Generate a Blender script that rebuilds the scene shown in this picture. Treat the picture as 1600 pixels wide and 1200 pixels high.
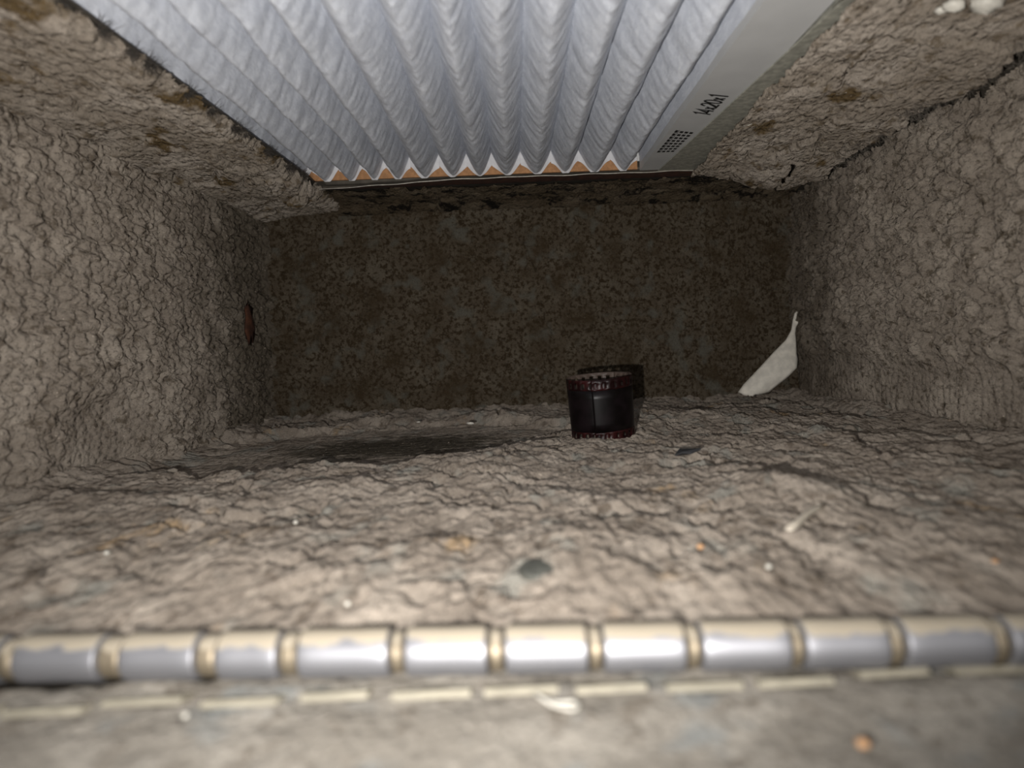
import bpy, math, random
import numpy as np
from mathutils import Matrix, Vector

random.seed(7)
rng = np.random.default_rng(7)
for o in list(bpy.data.objects):
    bpy.data.objects.remove(o)
scene = bpy.context.scene
col = scene.collection

# ---------------------------------------------------------------- camera
F_PX = 1150.0
CAM_H = 0.058                       # lens height above the dust on the floor (m)
PPX = 877.5                         # optical centre: the photograph is cropped off-centre
yaw, pitch, roll = math.radians(-2.2), math.radians(3.40), math.radians(2.6)
fwd = Vector((-math.sin(yaw) * math.cos(pitch), math.cos(yaw) * math.cos(pitch), -math.sin(pitch)))
r0 = fwd.cross(Vector((0, 0, 1))).normalized()
u0 = r0.cross(fwd)
rt = r0 * math.cos(roll) - u0 * math.sin(roll)
up = r0 * math.sin(roll) + u0 * math.cos(roll)
cam_loc = Vector((0, 0, CAM_H))
cd = bpy.data.cameras.new('camera')
cam = bpy.data.objects.new('camera', cd)
col.objects.link(cam)
M = Matrix((rt, up, -fwd)).transposed().to_4x4()
M.translation = cam_loc
cam.matrix_world = M
cd.sensor_width = 36.0
cd.lens = 36.0 * F_PX / 1600.0
cd.shift_x = (800 - PPX) / 1600.0
cd.clip_start = 0.005
cd.clip_end = 20
cd.dof.use_dof = True
cd.dof.focus_distance = 0.47
cd.dof.aperture_fstop = 9.5
scene.camera = cam


def ray(px, py):
    return (fwd + rt * ((px - PPX) / F_PX) + up * ((600 - py) / F_PX))


def on_z(px, py, z=0.0):
    d = ray(px, py)
    return cam_loc + d * ((z - CAM_H) / d.z)


def on_y(px, py, y):
    d = ray(px, py)
    return cam_loc + d * (y / d.y)


# ---------------------------------------------------------------- light
world = bpy.data.worlds.new('room')
scene.world = world
world.use_nodes = True
bg = world.node_tree.nodes['Background']
bg.inputs['Color'].default_value = (1.0, 0.97, 0.93, 1)
bg.inputs['Strength'].default_value = 0.30

ld = bpy.data.lights.new('phone_flash', 'SPOT')      # the flash of the phone, beside its lens
ld.energy = 4.5
ld.color = (1.0, 0.972, 0.94)
ld.shadow_soft_size = 0.0016
ld.spot_size = math.radians(122)
ld.spot_blend = 1.0
flash = bpy.data.objects.new('phone_flash', ld)
col.objects.link(flash)
flash.location = (-0.020, -0.002, CAM_H - 0.013)
aim = Vector((0.0, 1.0, 0.33)).normalized()
flash.rotation_euler = aim.to_track_quat('-Z', 'Y').to_euler()

vs = scene.view_settings
vs.view_transform = 'Standard'
vs.look = 'None'
vs.exposure = 0.0
vs.gamma = 1.0
vs.use_curve_mapping = False
scene.cycles.max_bounces = 5
scene.cycles.diffuse_bounces = 3
scene.cycles.glossy_bounces = 3

# ---------------------------------------------------------------- noise (numpy)


def hsh(ix, iy, seed):
    a = (ix.astype(np.int64) * 374761393 + iy.astype(np.int64) * 668265263 + seed * 2147483647 + 1013904223) & 0xFFFFFFFF
    a = ((a ^ (a >> 13)) * 1274126177) & 0xFFFFFFFF
    a = ((a ^ (a >> 16)) * 2246822519) & 0xFFFFFFFF
    a = a ^ (a >> 15)
    return (a & 0xFFFFFF) / float(0x1000000)


def gnoise(x, y, seed=0):
    ix, iy = np.floor(x), np.floor(y)
    fx, fy = x - ix, y - iy
    ux = fx * fx * fx * (fx * (fx * 6 - 15) + 10)
    uy = fy * fy * fy * (fy * (fy * 6 - 15) + 10)

    def g(i, j):
        a = hsh(ix + i, iy + j, seed) * 2 * np.pi
        return np.cos(a) * (fx - i) + np.sin(a) * (fy - j)
    n0 = g(0, 0) * (1 - ux) + g(1, 0) * ux
    n1 = g(0, 1) * (1 - ux) + g(1, 1) * ux
    return (n0 * (1 - uy) + n1 * uy) * 1.5


def fbm(x, y, octaves=4, seed=0, gain=0.5):
    x, y = np.asarray(x, float), np.asarray(y, float)
    s, a, t = 0.0, 1.0, 0.0
    for k in range(octaves):
        s = s + a * gnoise(x * 2.03 ** k + 17.3 * k, y * 2.03 ** k - 9.1 * k, seed + k * 13)
        t += a
        a *= gain
    return s / t


def worley(x, y, seed=0):
    x, y = np.asarray(x, float), np.asarray(y, float)
    ix, iy = np.floor(x), np.floor(y)
    f1 = np.full(x.shape, 9.0)
    f2 = np.full(x.shape, 9.0)
    cid = np.zeros(x.shape)
    dx1 = np.zeros(x.shape)
    dy1 = np.zeros(x.shape)
    for i in (-1, 0, 1):
        for j in (-1, 0, 1):
            cx, cy = ix + i, iy + j
            dx = cx + 0.1 + 0.8 * hsh(cx, cy, seed) - x
            dy = cy + 0.1 + 0.8 * hsh(cx, cy, seed + 71) - y
            d = np.sqrt(dx * dx + dy * dy)
            near = d < f1
            f2 = np.where(near, f1, np.minimum(f2, d))
            cid = np.where(near, hsh(cx, cy, seed + 151), cid)
            dx1 = np.where(near, dx, dx1)
            dy1 = np.where(near, dy, dy1)
            f1 = np.where(near, d, f1)
    return f1, f2, cid, dx1, dy1


def caps(x, y, seed=0):
    f1, f2, cid, _, _ = worley(x, y, seed)
    return np.clip(1 - f1 * f1 * 1.35, 0, 1) * (0.45 + 0.55 * cid)


def sst(a, b, x):
    t = np.clip((x - a) / (b - a), 0, 1)
    return t * t * (3 - 2 * t)


def crack(x, y, seed, width):
    """1 on a thin crack line between cells, 0 elsewhere; also each cell's random height."""
    f1, f2, cid, dx, dy = worley(x, y, seed)
    e = f2 - f1
    return 1 - sst(width * 0.25, width, e), cid, dx, dy


# ---------------------------------------------------------------- materials
def new_mat(name):
    m = bpy.data.materials.new(name)
    m.use_nodes = True
    return m, m.node_tree, m.node_tree.nodes['Principled BSDF']


def N(nt, kind, **kw):
    n = nt.nodes.new(kind)
    for k, v in kw.items():
        n.inputs[k].default_value = v
    return n


def coords(nt, scale=(1, 1, 1), loc=(0, 0, 0)):
    tc = nt.nodes.new('ShaderNodeTexCoord')
    mp = nt.nodes.new('ShaderNodeMapping')
    mp.inputs['Scale'].default_value = scale
    mp.inputs['Location'].default_value = loc
    nt.links.new(tc.outputs['Object'], mp.inputs['Vector'])
    return mp.outputs['Vector']


def mixcol(nt, fac, a, b, blend='MIX'):
    mx = nt.nodes.new('ShaderNodeMix')
    mx.data_type = 'RGBA'
    mx.blend_type = blend
    for sock, v in ((mx.inputs[0], fac), (mx.inputs[6], a), (mx.inputs[7], b)):
        if isinstance(v, bpy.types.NodeSocket):
            nt.links.new(v, sock)
        elif isinstance(v, (int, float)):
            sock.default_value = v
        else:
            sock.default_value = (*v, 1)
    return mx.outputs[2]


def ramp(nt, sock, lo, hi):
    r = nt.nodes.new('ShaderNodeMapRange')
    r.interpolation_type = 'SMOOTHSTEP'
    r.inputs['From Min'].default_value = lo
    r.inputs['From Max'].default_value = hi
    nt.links.new(sock, r.inputs['Value'])
    return r.outputs['Result']


def noise(nt, vec, scale, detail=4, rough=0.55, dist=0.0):
    n = N(nt, 'ShaderNodeTexNoise', Scale=scale, Detail=detail, Roughness=rough, Distortion=dist)
    nt.links.new(vec, n.inputs['Vector'])
    return n.outputs['Fac']


def dust_material(name, base, light, dark, stain=None, stain_amt=(0.62, 0.7), scale=1.0, dark_scale=95,
                  dark_amt=(0.52, 0.66), bump=0.5, loc=(0, 0, 0), aniso=(1, 1, 1), tint=None, grain=420, end_dark=None, spot=None):
    m, nt, p = new_mat(name)
    v = coords(nt, aniso, loc)
    c = mixcol(nt, ramp(nt, noise(nt, v, 45 * scale, 3), 0.42, 0.66), base, light)
    c = mixcol(nt, ramp(nt, noise(nt, v, dark_scale * scale, 4, 0.7), *dark_amt), c, dark)
    if tint:
        v3 = coords(nt, aniso, (3.1, 7.7, 1.3))
        c = mixcol(nt, ramp(nt, noise(nt, v3, 60 * scale, 2), 0.55, 0.7), c, tint)
    if stain:
        v2 = coords(nt, aniso, (loc[0] + 5.3, loc[1] - 2.1, 1.7))
        c = mixcol(nt, ramp(nt, noise(nt, v2, 38 * scale, 4, 0.6), *stain_amt), c, stain)
    if end_dark:                                    # colour darkens towards one end of the surface, broken up by noise
        axis, lo, hi, sc = end_dark
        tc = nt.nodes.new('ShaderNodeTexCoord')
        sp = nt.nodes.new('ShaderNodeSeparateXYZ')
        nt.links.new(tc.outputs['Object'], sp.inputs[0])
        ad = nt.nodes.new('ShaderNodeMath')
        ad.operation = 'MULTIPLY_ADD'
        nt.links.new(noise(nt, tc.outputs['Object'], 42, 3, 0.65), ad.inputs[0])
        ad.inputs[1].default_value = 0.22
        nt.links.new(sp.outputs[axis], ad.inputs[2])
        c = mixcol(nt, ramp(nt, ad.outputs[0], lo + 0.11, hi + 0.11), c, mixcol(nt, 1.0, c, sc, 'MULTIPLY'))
    if spot:                                    # a greasy stain with a ragged outline
        cx, cy, rx, ry, sc = spot
        tc = nt.nodes.new('ShaderNodeTexCoord')
        mp = nt.nodes.new('ShaderNodeMapping')
        mp.inputs['Scale'].default_value = (1 / rx, 1 / ry, 0)
        mp.inputs['Location'].default_value = (-cx / rx, -cy / ry, 0)
        nt.links.new(tc.outputs['Object'], mp.inputs['Vector'])
        ln = nt.nodes.new('ShaderNodeVectorMath')
        ln.operation = 'LENGTH'
        nt.links.new(mp.outputs['Vector'], ln.inputs[0])
        ad = nt.nodes.new('ShaderNodeMath')
        ad.operation = 'MULTIPLY_ADD'
        nt.links.new(noise(nt, coords(nt, (1, 2.5, 1)), 60, 4, 0.65), ad.inputs[0])
        ad.inputs[1].default_value = 1.6
        nt.links.new(ln.outputs['Value'], ad.inputs[2])
        c = mixcol(nt, ramp(nt, ad.outputs[0], 1.85, 1.25), c, sc)
    # fine grain of single fibres and specks
    g = noise(nt, v, 900, 1, 0.7)
    c = mixcol(nt, ramp(nt, g, 0.66, 0.80), c, tuple(min(1, x * 1.45) for x in light))
    c = mixcol(nt, ramp(nt, noise(nt, v, 1300, 1, 0.6), 0.60, 0.74), c, tuple(x * 0.45 for x in base))
    nt.links.new(c, p.inputs['Base Color'])
    p.inputs['Roughness'].default_value = 1.0
    p.inputs['Specular IOR Level'].default_value = 0.1
    p.inputs['Diffuse Roughness'].default_value = 0.4
    b1 = N(nt, 'ShaderNodeBump', Strength=bump, Distance=0.0010)
    nt.links.new(noise(nt, v, 620, 2, 0.7), b1.inputs['Height'])
    vo = N(nt, 'ShaderNodeTexVoronoi', Scale=grain)
    nt.links.new(v, vo.inputs['Vector'])
    b0 = N(nt, 'ShaderNodeBump', Strength=min(1.0, bump * 1.2), Distance=0.0020)
    b0.invert = True
    nt.links.new(vo.outputs['Distance'], b0.inputs['Height'])
    nt.links.new(b0.outputs['Normal'], b1.inputs['Normal'])
    nt.links.new(b1.outputs['Normal'], p.inputs['Normal'])
    return m


def plain(name, rgb, rough=0.5, metal=0.0, var=0.15, vscale=200, bump=0.0, spec=0.5, bscale=600):
    m, nt, p = new_mat(name)
    v = coords(nt)
    f = noise(nt, v, vscale, 4)
    c = mixcol(nt, ramp(nt, f, 0.35, 0.7), tuple(x * (1 - var) for x in rgb), tuple(min(1, x * (1 + var)) for x in rgb))
    nt.links.new(c, p.inputs['Base Color'])
    p.inputs['Roughness'].default_value = rough
    p.inputs['Metallic'].default_value = metal
    p.inputs['Specular IOR Level'].default_value = spec
    if bump:
        b = N(nt, 'ShaderNodeBump', Strength=bump, Distance=0.0006)
        nt.links.new(noise(nt, v, bscale, 4, 0.6), b.inputs['Height'])
        nt.links.new(b.outputs['Normal'], p.inputs['Normal'])
    return m


MT = {}
MT['floor'] = dust_material('floor dust', (0.242, 0.204, 0.166), (0.345, 0.297, 0.246), (0.142, 0.115, 0.090),
                            stain=(0.30, 0.215, 0.13), stain_amt=(0.62, 0.74), tint=(0.245, 0.232, 0.20), aniso=(1, 0.5, 1), bump=0.65, grain=300,
                            dark_scale=120, spot=(-0.085, 0.465, 0.085, 0.065, (0.055, 0.046, 0.034)))
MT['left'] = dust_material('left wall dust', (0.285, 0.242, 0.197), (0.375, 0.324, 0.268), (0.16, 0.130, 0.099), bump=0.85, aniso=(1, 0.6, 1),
                           end_dark=(1, 0.45, 0.58, (0.40, 0.39, 0.36)), grain=330, dark_scale=170)
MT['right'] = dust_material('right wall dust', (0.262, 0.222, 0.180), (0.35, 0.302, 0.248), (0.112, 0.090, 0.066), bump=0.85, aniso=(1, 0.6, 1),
                            end_dark=(1, 0.48, 0.60, (0.45, 0.43, 0.40)), grain=330, dark_scale=190)
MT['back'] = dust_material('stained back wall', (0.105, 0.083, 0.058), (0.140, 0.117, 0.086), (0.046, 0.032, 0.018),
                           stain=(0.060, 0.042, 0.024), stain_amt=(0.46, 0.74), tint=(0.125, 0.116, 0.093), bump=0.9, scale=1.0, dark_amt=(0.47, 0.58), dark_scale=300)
MT['ceil'] = dust_material('ceiling dust', (0.275, 0.233, 0.187), (0.38, 0.33, 0.277), (0.15, 0.118, 0.083),
                           stain=(0.12, 0.082, 0.04), stain_amt=(0.58, 0.66), bump=0.8, grain=360, dark_scale=150, aniso=(1, 0.55, 1))
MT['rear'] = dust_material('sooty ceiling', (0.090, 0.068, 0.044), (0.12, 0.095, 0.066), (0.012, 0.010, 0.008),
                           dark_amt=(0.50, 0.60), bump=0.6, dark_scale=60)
MT['door_dust'] = dust_material('door dust', (0.19, 0.172, 0.146), (0.26, 0.238, 0.205), (0.145, 0.126, 0.103),
                                tint=(0.20, 0.203, 0.193), bump=0.3)
MT['steel'] = plain('old sheet steel', (0.11, 0.095, 0.075), 0.6, 0.4, 0.3, 60)
MT['galv'] = plain('galvanised steel', (0.42, 0.41, 0.345), 0.6, 0.1, 0.22, 260, 0.1)
MT['edge'] = plain('cut steel edge', (0.62, 0.58, 0.50), 0.35, 0.6, 0.2, 300)
MT['white_card'] = plain('white board', (0.66, 0.66, 0.65), 0.55, 0, 0.03, 60)
MT['kraft'] = plain('kraft board', (0.46, 0.235, 0.105), 0.8, 0, 0.15, 500)
MT['ink'] = plain('black ink', (0.008, 0.008, 0.008), 0.6, 0, 0.1)


def hinge_metal(name, rgb, rough, dusty):
    """plated steel with dust settled on its upward side"""
    m, nt, p = new_mat(name)
    v = coords(nt)
    ge = nt.nodes.new('ShaderNodeNewGeometry')
    sp = nt.nodes.new('ShaderNodeSeparateXYZ')
    nt.links.new(ge.outputs['Normal'], sp.inputs[0])
    ad = nt.nodes.new('ShaderNodeMath')
    ad.operation = 'MULTIPLY_ADD'
    nt.links.new(noise(nt, v, 170, 4), ad.inputs[0])
    ad.inputs[1].default_value = 0.7
    nt.links.new(sp.outputs['Z'], ad.inputs[2])
    f = ramp(nt, ad.outputs[0], 1.15 - dusty, 1.30 - dusty)
    c = mixcol(nt, f, rgb, (0.33, 0.285, 0.215))
    nt.links.new(c, p.inputs['Base Color'])
    for key, a, b_ in (('Metallic', 0.75, 0.0), ('Roughness', rough, 0.9)):
        mr = nt.nodes.new('ShaderNodeMapRange')
        mr.inputs['To Min'].default_value = a
        mr.inputs['To Max'].default_value = b_
        nt.links.new(f, mr.inputs['Value'])
        nt.links.new(mr.outputs['Result'], p.inputs[key])
    return m


MT['nickel'] = hinge_metal('dusty nickel', (0.31, 0.31, 0.33), 0.54, 0.18)
MT['brass'] = hinge_metal('dusty brass', (0.30, 0.25, 0.18), 0.55, 0.25)
MT['lip'] = plain('leaf edge', (0.44, 0.40, 0.31), 0.45, 0.4, 0.15, 200)
MT['chip'] = plain('white paint', (0.85, 0.80, 0.70), 0.7, 0, 0.12, 150, 0.3)
MT['disc'] = plain('dark disc', (0.10, 0.10, 0.085), 0.6, 0.3, 0.25, 300)
MT['black'] = plain('black scrap', (0.02, 0.02, 0.022), 0.6)
MT['crumb'] = plain('white crumb', (0.6, 0.57, 0.5), 0.6)
MT['straw'] = plain('pale straw', (0.55, 0.49, 0.40), 0.6)
MT['orange'] = plain('orange crumb', (0.50, 0.29, 0.15), 0.6)
MT['rust'] = plain('rust', (0.075, 0.026, 0.011), 0.9, 0, 0.4, 200)
MT['lint'] = plain('lint', (0.20, 0.175, 0.145), 0.95)
MT['dark_lint'] = plain('dark lint', (0.07, 0.06, 0.05), 0.95)

# pleated paper
m, nt, p = new_mat('filter paper')
v = coords(nt)
vf = coords(nt, (1, 0.35, 1))
c = mixcol(nt, ramp(nt, noise(nt, vf, 260, 5, 0.65, 0.8), 0.35, 0.7), (0.70, 0.73, 0.80), (0.84, 0.87, 0.93))
nt.links.new(c, p.inputs['Base Color'])
p.inputs['Roughness'].default_value = 0.75
p.inputs['Specular IOR Level'].default_value = 0.25
b = N(nt, 'ShaderNodeBump', Strength=0.45, Distance=0.0008)
nt.links.new(noise(nt, vf, 420, 6, 0.65, 1.5), b.inputs['Height'])
nt.links.new(b.outputs['Normal'], p.inputs['Normal'])
MT['paper'] = m
MT['glue'] = plain('white media edge', (0.80, 0.80, 0.82), 0.6, 0, 0.05)

# film: dense emulsion in the middle, clear red-brown base along the perforations
m, nt, p = new_mat('film emulsion')
v = coords(nt)
c = mixcol(nt, ramp(nt, noise(nt, v, 120, 2), 0.4, 0.7), (0.003, 0.002, 0.002), (0.008, 0.005, 0.006))
nt.links.new(c, p.inputs['Base Color'])
p.inputs['Roughness'].default_value = 0.38
p.inputs['Specular IOR Level'].default_value = 0.2
MT['film'] = m
m, nt, p = new_mat('film base')
v = coords(nt)
c = mixcol(nt, ramp(nt, noise(nt, v, 150, 2), 0.4, 0.65), (0.010, 0.002, 0.002), (0.035, 0.006, 0.006))
nt.links.new(c, p.inputs['Base Color'])
p.inputs['Roughness'].default_value = 0.4
p.inputs['Specular IOR Level'].default_value = 0.25
p.inputs['Transmission Weight'].default_value = 0.15
MT['film_base'] = m
MT['film_inner'] = plain('film back', (0.085, 0.062, 0.050), 0.5, 0, 0.15, 150, spec=0.3)


# ---------------------------------------------------------------- mesh helpers
def mesh_obj(name, verts, faces, mat, parent=None, smooth=True):
    me = bpy.data.meshes.new(name)
    verts = np.asarray(verts, np.float32)
    if isinstance(faces, np.ndarray):
        nf, k = faces.shape
        me.vertices.add(len(verts))
        me.vertices.foreach_set('co', verts.ravel())
        me.loops.add(nf * k)
        me.loops.foreach_set('vertex_index', faces.astype(np.int32).ravel())
        me.polygons.add(nf)
        me.polygons.foreach_set('loop_start', np.arange(0, nf * k, k, dtype=np.int32))
        me.update(calc_edges=True)
    else:
        me.from_pydata([tuple(map(float, q)) for q in verts], [], faces)
    me.validate()
    if smooth:
        me.polygons.foreach_set('use_smooth', np.ones(len(me.polygons), bool))
    me.materials.append(mat)
    ob = bpy.data.objects.new(name, me)
    col.objects.link(ob)
    if parent:
        ob.parent = parent
    return ob


def grid_faces(n, k, mask=None, flip=False):
    i = np.arange(n - 1)[:, None] * k + np.arange(k - 1)[None, :]
    f = np.stack([i, i + 1, i + k + 1, i + k], -1)
    if flip:
        f = f[..., ::-1]
    if mask is not None:
        return f[mask]
    return f.reshape(-1, 4)


def compact(verts, faces):
    used = np.zeros(len(verts), bool)
    used[faces.ravel()] = True
    idx = np.cumsum(used) - 1
    return verts[used], idx[faces]


def box(bx, x0, x1, y0, y1, z0, z1):
    V, Fc = bx
    n = len(V)
    V += [(x0, y0, z0), (x1, y0, z0), (x1, y1, z0), (x0, y1, z0), (x0, y0, z1), (x1, y0, z1), (x1, y1, z1), (x0, y1, z1)]
    Fc += [tuple(n + q for q in f) for f in ((0, 3, 2, 1), (4, 5, 6, 7), (0, 1, 5, 4), (1, 2, 6, 5), (2, 3, 7, 6), (3, 0, 4, 7))]
    return bx


def box_obj(name, mat, boxes, parent=None, bevel=0.0):
    b_ = ([], [])
    for q in boxes:
        box(b_, *q)
    ob = mesh_obj(name, b_[0], b_[1], mat, parent, smooth=False)
    if bevel:
        md = ob.modifiers.new('bevel', 'BEVEL')
        md.width = bevel
        md.segments = 2
    return ob


def tag(o, label=None, cat=None, group=None, kind=None):
    for k, v_ in (('label', label), ('category', cat), ('group', group), ('kind', kind)):
        if v_:
            o[k] = v_
    return o


def empty(name, loc=(0, 0, 0), rz=0.0):
    o = bpy.data.objects.new(name, None)
    o.empty_display_size = 0.01
    col.objects.link(o)
    o.location = loc
    o.rotation_euler = (0, 0, rz)
    return o


def tube(points, radius, sides=6, taper=None):
    P = [Vector(q) for q in points]
    V, Fc = [], []
    for i, q in enumerate(P):
        t = (P[min(i + 1, len(P) - 1)] - P[max(i - 1, 0)]).normalized()
        a = t.cross(Vector((0, 0, 1)) if abs(t.z) < 0.9 else Vector((1, 0, 0))).normalized()
        b_ = t.cross(a)
        r = radius * (taper[i] if taper else 1)
        for k in range(sides):
            w = 2 * math.pi * k / sides
            V.append(q + a * (r * math.cos(w)) + b_ * (r * math.sin(w)))
    for i in range(len(P) - 1):
        for k in range(sides):
            Fc.append((i * sides + k, i * sides + (k + 1) % sides, (i + 1) * sides + (k + 1) % sides, (i + 1) * sides + k))
    Fc.append(tuple(range(sides))[::-1])
    Fc.append(tuple(range((len(P) - 1) * sides, len(P) * sides)))
    return V, Fc


# ---------------------------------------------------------------- the box (sheet steel plenum)
XL, XR, YB, ZC = -0.2165, 0.222, 0.622, CAM_H + 0.118     # dust faces of the walls, back and ceiling
Y0 = 0.128                                               # front opening
FX0, FX1, FYB = -0.146, 0.1185, 0.532                    # filter opening in the ceiling
T = 0.0012


def struct(o):
    o['kind'] = 'structure'
    return o


struct(box_obj('floor', MT['steel'], [(XL - .01, XR + .01, Y0 + .018, YB + .01, -0.0095 - T, -0.0095)]))
struct(box_obj('wall_left', MT['steel'], [(XL - .008 - T, XL - .008, Y0, YB + .01, -.0095, ZC + .03)]))
struct(box_obj('wall_right', MT['steel'], [(XR + .008, XR + .008 + T, Y0, YB + .01, -.0095, ZC + .03)]))
struct(box_obj('wall_back', MT['steel'], [(XL - .008, XR + .008, YB + .006, YB + .006 + T, -.0095, ZC + .03)]))
struct(box_obj('ceiling', MT['steel'], [
    (XL - .008, FX0, Y0, YB + .006, ZC, ZC + T), (FX1, XR + .008, Y0, YB + .006, ZC, ZC + T),
    (FX0, FX1, FYB + 0.018, YB + .006, ZC, ZC + T)]))


# the line of the hinge across the front
HP0, HP1 = on_z(0, 1030, -0.0015), on_z(1600, 1000, -0.0015)
hslope = (HP1.y - HP0.y) / (HP1.x - HP0.x)


def hinge_pt(px):
    d = ray(px, 1030 - 30 * px / 1600)
    # meet the vertical plane through the hinge line
    # y = HP0.y + hslope * (x - HP0.x)
    t = (HP0.y - hslope * HP0.x) / (d.y - hslope * d.x)
    return t * d.x


def hy(x):
    return HP0.y + hslope * (x - HP0.x)


# ---- floor dust
def smooth_patch(X, Y):
    """thin worn area of the floor, back left"""
    n = 0.25 * fbm(X / 0.03, Y / 0.02, 4, 5)
    d = np.sqrt(((X + 0.105) / 0.135) ** 2 + ((Y - 0.465 - 0.12 * (X + 0.105)) / 0.110) ** 2) + n
    return 1 - sst(0.85, 1.02, d)


def floor_h(X, Y):
    X, Y = np.asarray(X, float), np.asarray(Y, float)
    wx = X + 0.006 * fbm(X / 0.025, Y / 0.025, 3, 21)
    wy = Y + 0.006 * fbm(X / 0.025, Y / 0.025, 3, 22)
    S = smooth_patch(X, Y)
    h = 0.0030 * fbm(X / 0.055, Y / 0.08, 3, 3)
    lump = sst(-0.2, 0.3, fbm(X / 0.05, Y / 0.07, 3, 31))
    h = h + (0.35 + 0.65 * lump) * (0.0026 * caps(wx / 0.016, wy / 0.022, 8) + 0.0021 * caps(wx / 0.0072, wy / 0.011, 9))
    h = h + 0.0011 * caps(wx / 0.0034, wy / 0.005, 10)
    c1, id1, dx, dy = crack(wx / 0.040, wy / 0.050, 12, 0.10)
    cm = sst(0.05, 0.3, fbm(X / 0.07, Y / 0.08, 2, 41)) * sst(0.17, 0.22, Y)
    h = h + 0.0022 * (id1 - 0.5) * cm + 0.0016 * ((id1 * 7) % 1 - 0.5) * dx * 2 + 0.0016 * ((id1 * 13) % 1 - 0.4) * dy
    h = h - 0.0030 * c1 * cm
    c2, id2, _, _ = crack(wx / 0.016, wy / 0.020, 14, 0.14)
    h = h - 0.0014 * c2 * np.maximum(sst(0.05, 0.3, fbm(X / 0.03, Y / 0.04, 2, 51)), 0.8 * sst(0.47, 0.56, Y) * sst(-0.03, 0.03, X)) + 0.0007 * (id2 - 0.5)
    h = h + 0.0009 * fbm(X / 0.004, Y / 0.006, 3, 61)
    pits = sst(0.70, 0.92, caps(wx / 0.017 + 3.3, wy / 0.024 + 1.7, 15)) * sst(-0.1, 0.2, fbm(X / 0.06, Y / 0.06, 2, 16))
    h = h - 0.0035 * pits
    flat = -0.0042 + 0.0007 * fbm(X / 0.02, Y / 0.004, 4, 71) + 0.0006 * fbm(X / 0.03, Y / 0.03, 2, 72)
    h = h * (1 - S) + flat * S
    # rim where the thick dust broke away from the worn patch
    rim = np.exp(-((S - 0.35) / 0.22) ** 2) * sst(0.40, 0.36, Y)
    h = h + 0.003 * rim * (0.4 + fbm(X / 0.012, Y / 0.012, 2, 81))
    # built-up mounds and a crease by the walls
    for mx, my, mr, mh in ((-0.082, 0.300, 0.020, 0.004), (0.085, 0.245, 0.022, 0.006), (0.115, 0.50, 0.05, 0.003),
                           (-0.17, 0.27, 0.03, 0.002), (0.06, 0.53, 0.03, 0.003)):
        h = h + mh * np.exp(-((X - mx) ** 2 + (Y - my) ** 2) / mr ** 2)
    wall = np.minimum(np.minimum(X - XL, XR - X), YB - Y)
    h = h + 0.004 * np.exp(-np.clip(wall, 0, 1) / 0.009) - 0.006 * np.exp(-((wall - 0.016) / 0.004) ** 2) * sst(-0.1, 0.3, fbm(X / 0.04, Y / 0.04, 2, 91))
    # near the hinge the layer thins out
    k = sst(0.004, 0.045, Y - hy(X))
    h = h * (0.35 + 0.65 * k) - 0.0005 * (1 - k)
    return np.maximum(h, -0.0090)


xs = np.arange(XL - 0.004, XR + 0.0041, 0.0009)
ys = np.concatenate([np.arange(0.1465, 0.28, 0.0011), np.arange(0.28, YB + 0.004, 0.0008)])
X, Y = np.meshgrid(xs, ys)
front = 1 - sst(0.1465, 0.20, Y)
Y = Y + (hy(X) + 0.0030 - 0.1465) * front             # the layer ends along the hinge
Z = floor_h(X, Y)
tag(mesh_obj('dust_carpet', np.stack([X, Y, Z], -1).reshape(-1, 3), grid_faces(*X.shape), MT['floor']),
    'thick cracked grey-brown dust caked over the floor behind the hinge', 'dust', kind='stuff')


def wall_grid():
    yy = np.concatenate([np.arange(Y0, 0.27, 0.0016), np.arange(0.27, YB + 0.005, 0.0008)])
    zz = np.arange(-0.009, ZC + 0.004, 0.0008)
    return np.meshgrid(yy, zz)


# ---- left wall dust: rounded warty lumps
A, B = wall_grid()
wa = A + 0.0025 * fbm(A / 0.02, B / 0.02, 2, 101)
wb = B + 0.0020 * fbm(A / 0.02, B / 0.02, 2, 102)
deep = sst(0.36, 0.56, A)
h = 0.004 * fbm(A / 0.08, B / 0.06, 3, 103)
h += (1 - 0.5 * deep) * 0.0036 * caps(wa / 0.022, wb / 0.012, 104) + 0.0034 * caps(wa / 0.0125, wb / 0.0066, 105) + 0.0028 * caps(wa / 0.0062, wb / 0.0036, 106)
h += 0.0006 * fbm(A / 0.004, B / 0.003, 3, 107)
ck, cid, dx, dy = crack(wa / 0.017, wb / 0.034, 108, 0.11)
cm = sst(0.45, 0.54, A) * sst(0.12, 0.06, B)
h += cm * (-0.0035 * ck + 0.003 * (cid - 0.5))
scr = sst(0.050, 0.030, B + 0.006 * fbm(A / 0.02, B / 0.02, 2, 109)) * sst(0.325, 0.375, A) * sst(0.45, 0.39, A)
h = h * (1 - 0.85 * scr) - 0.002 * scr
h -= 0.0045
h += 0.005 * np.exp(-np.clip(YB - A, 0, 1) / 0.008)
Vw = np.stack([XL + np.maximum(h, -0.0075), A, B], -1).reshape(-1, 3)
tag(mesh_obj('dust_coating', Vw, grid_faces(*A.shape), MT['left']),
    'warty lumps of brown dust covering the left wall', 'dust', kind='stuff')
left_h = h

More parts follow.
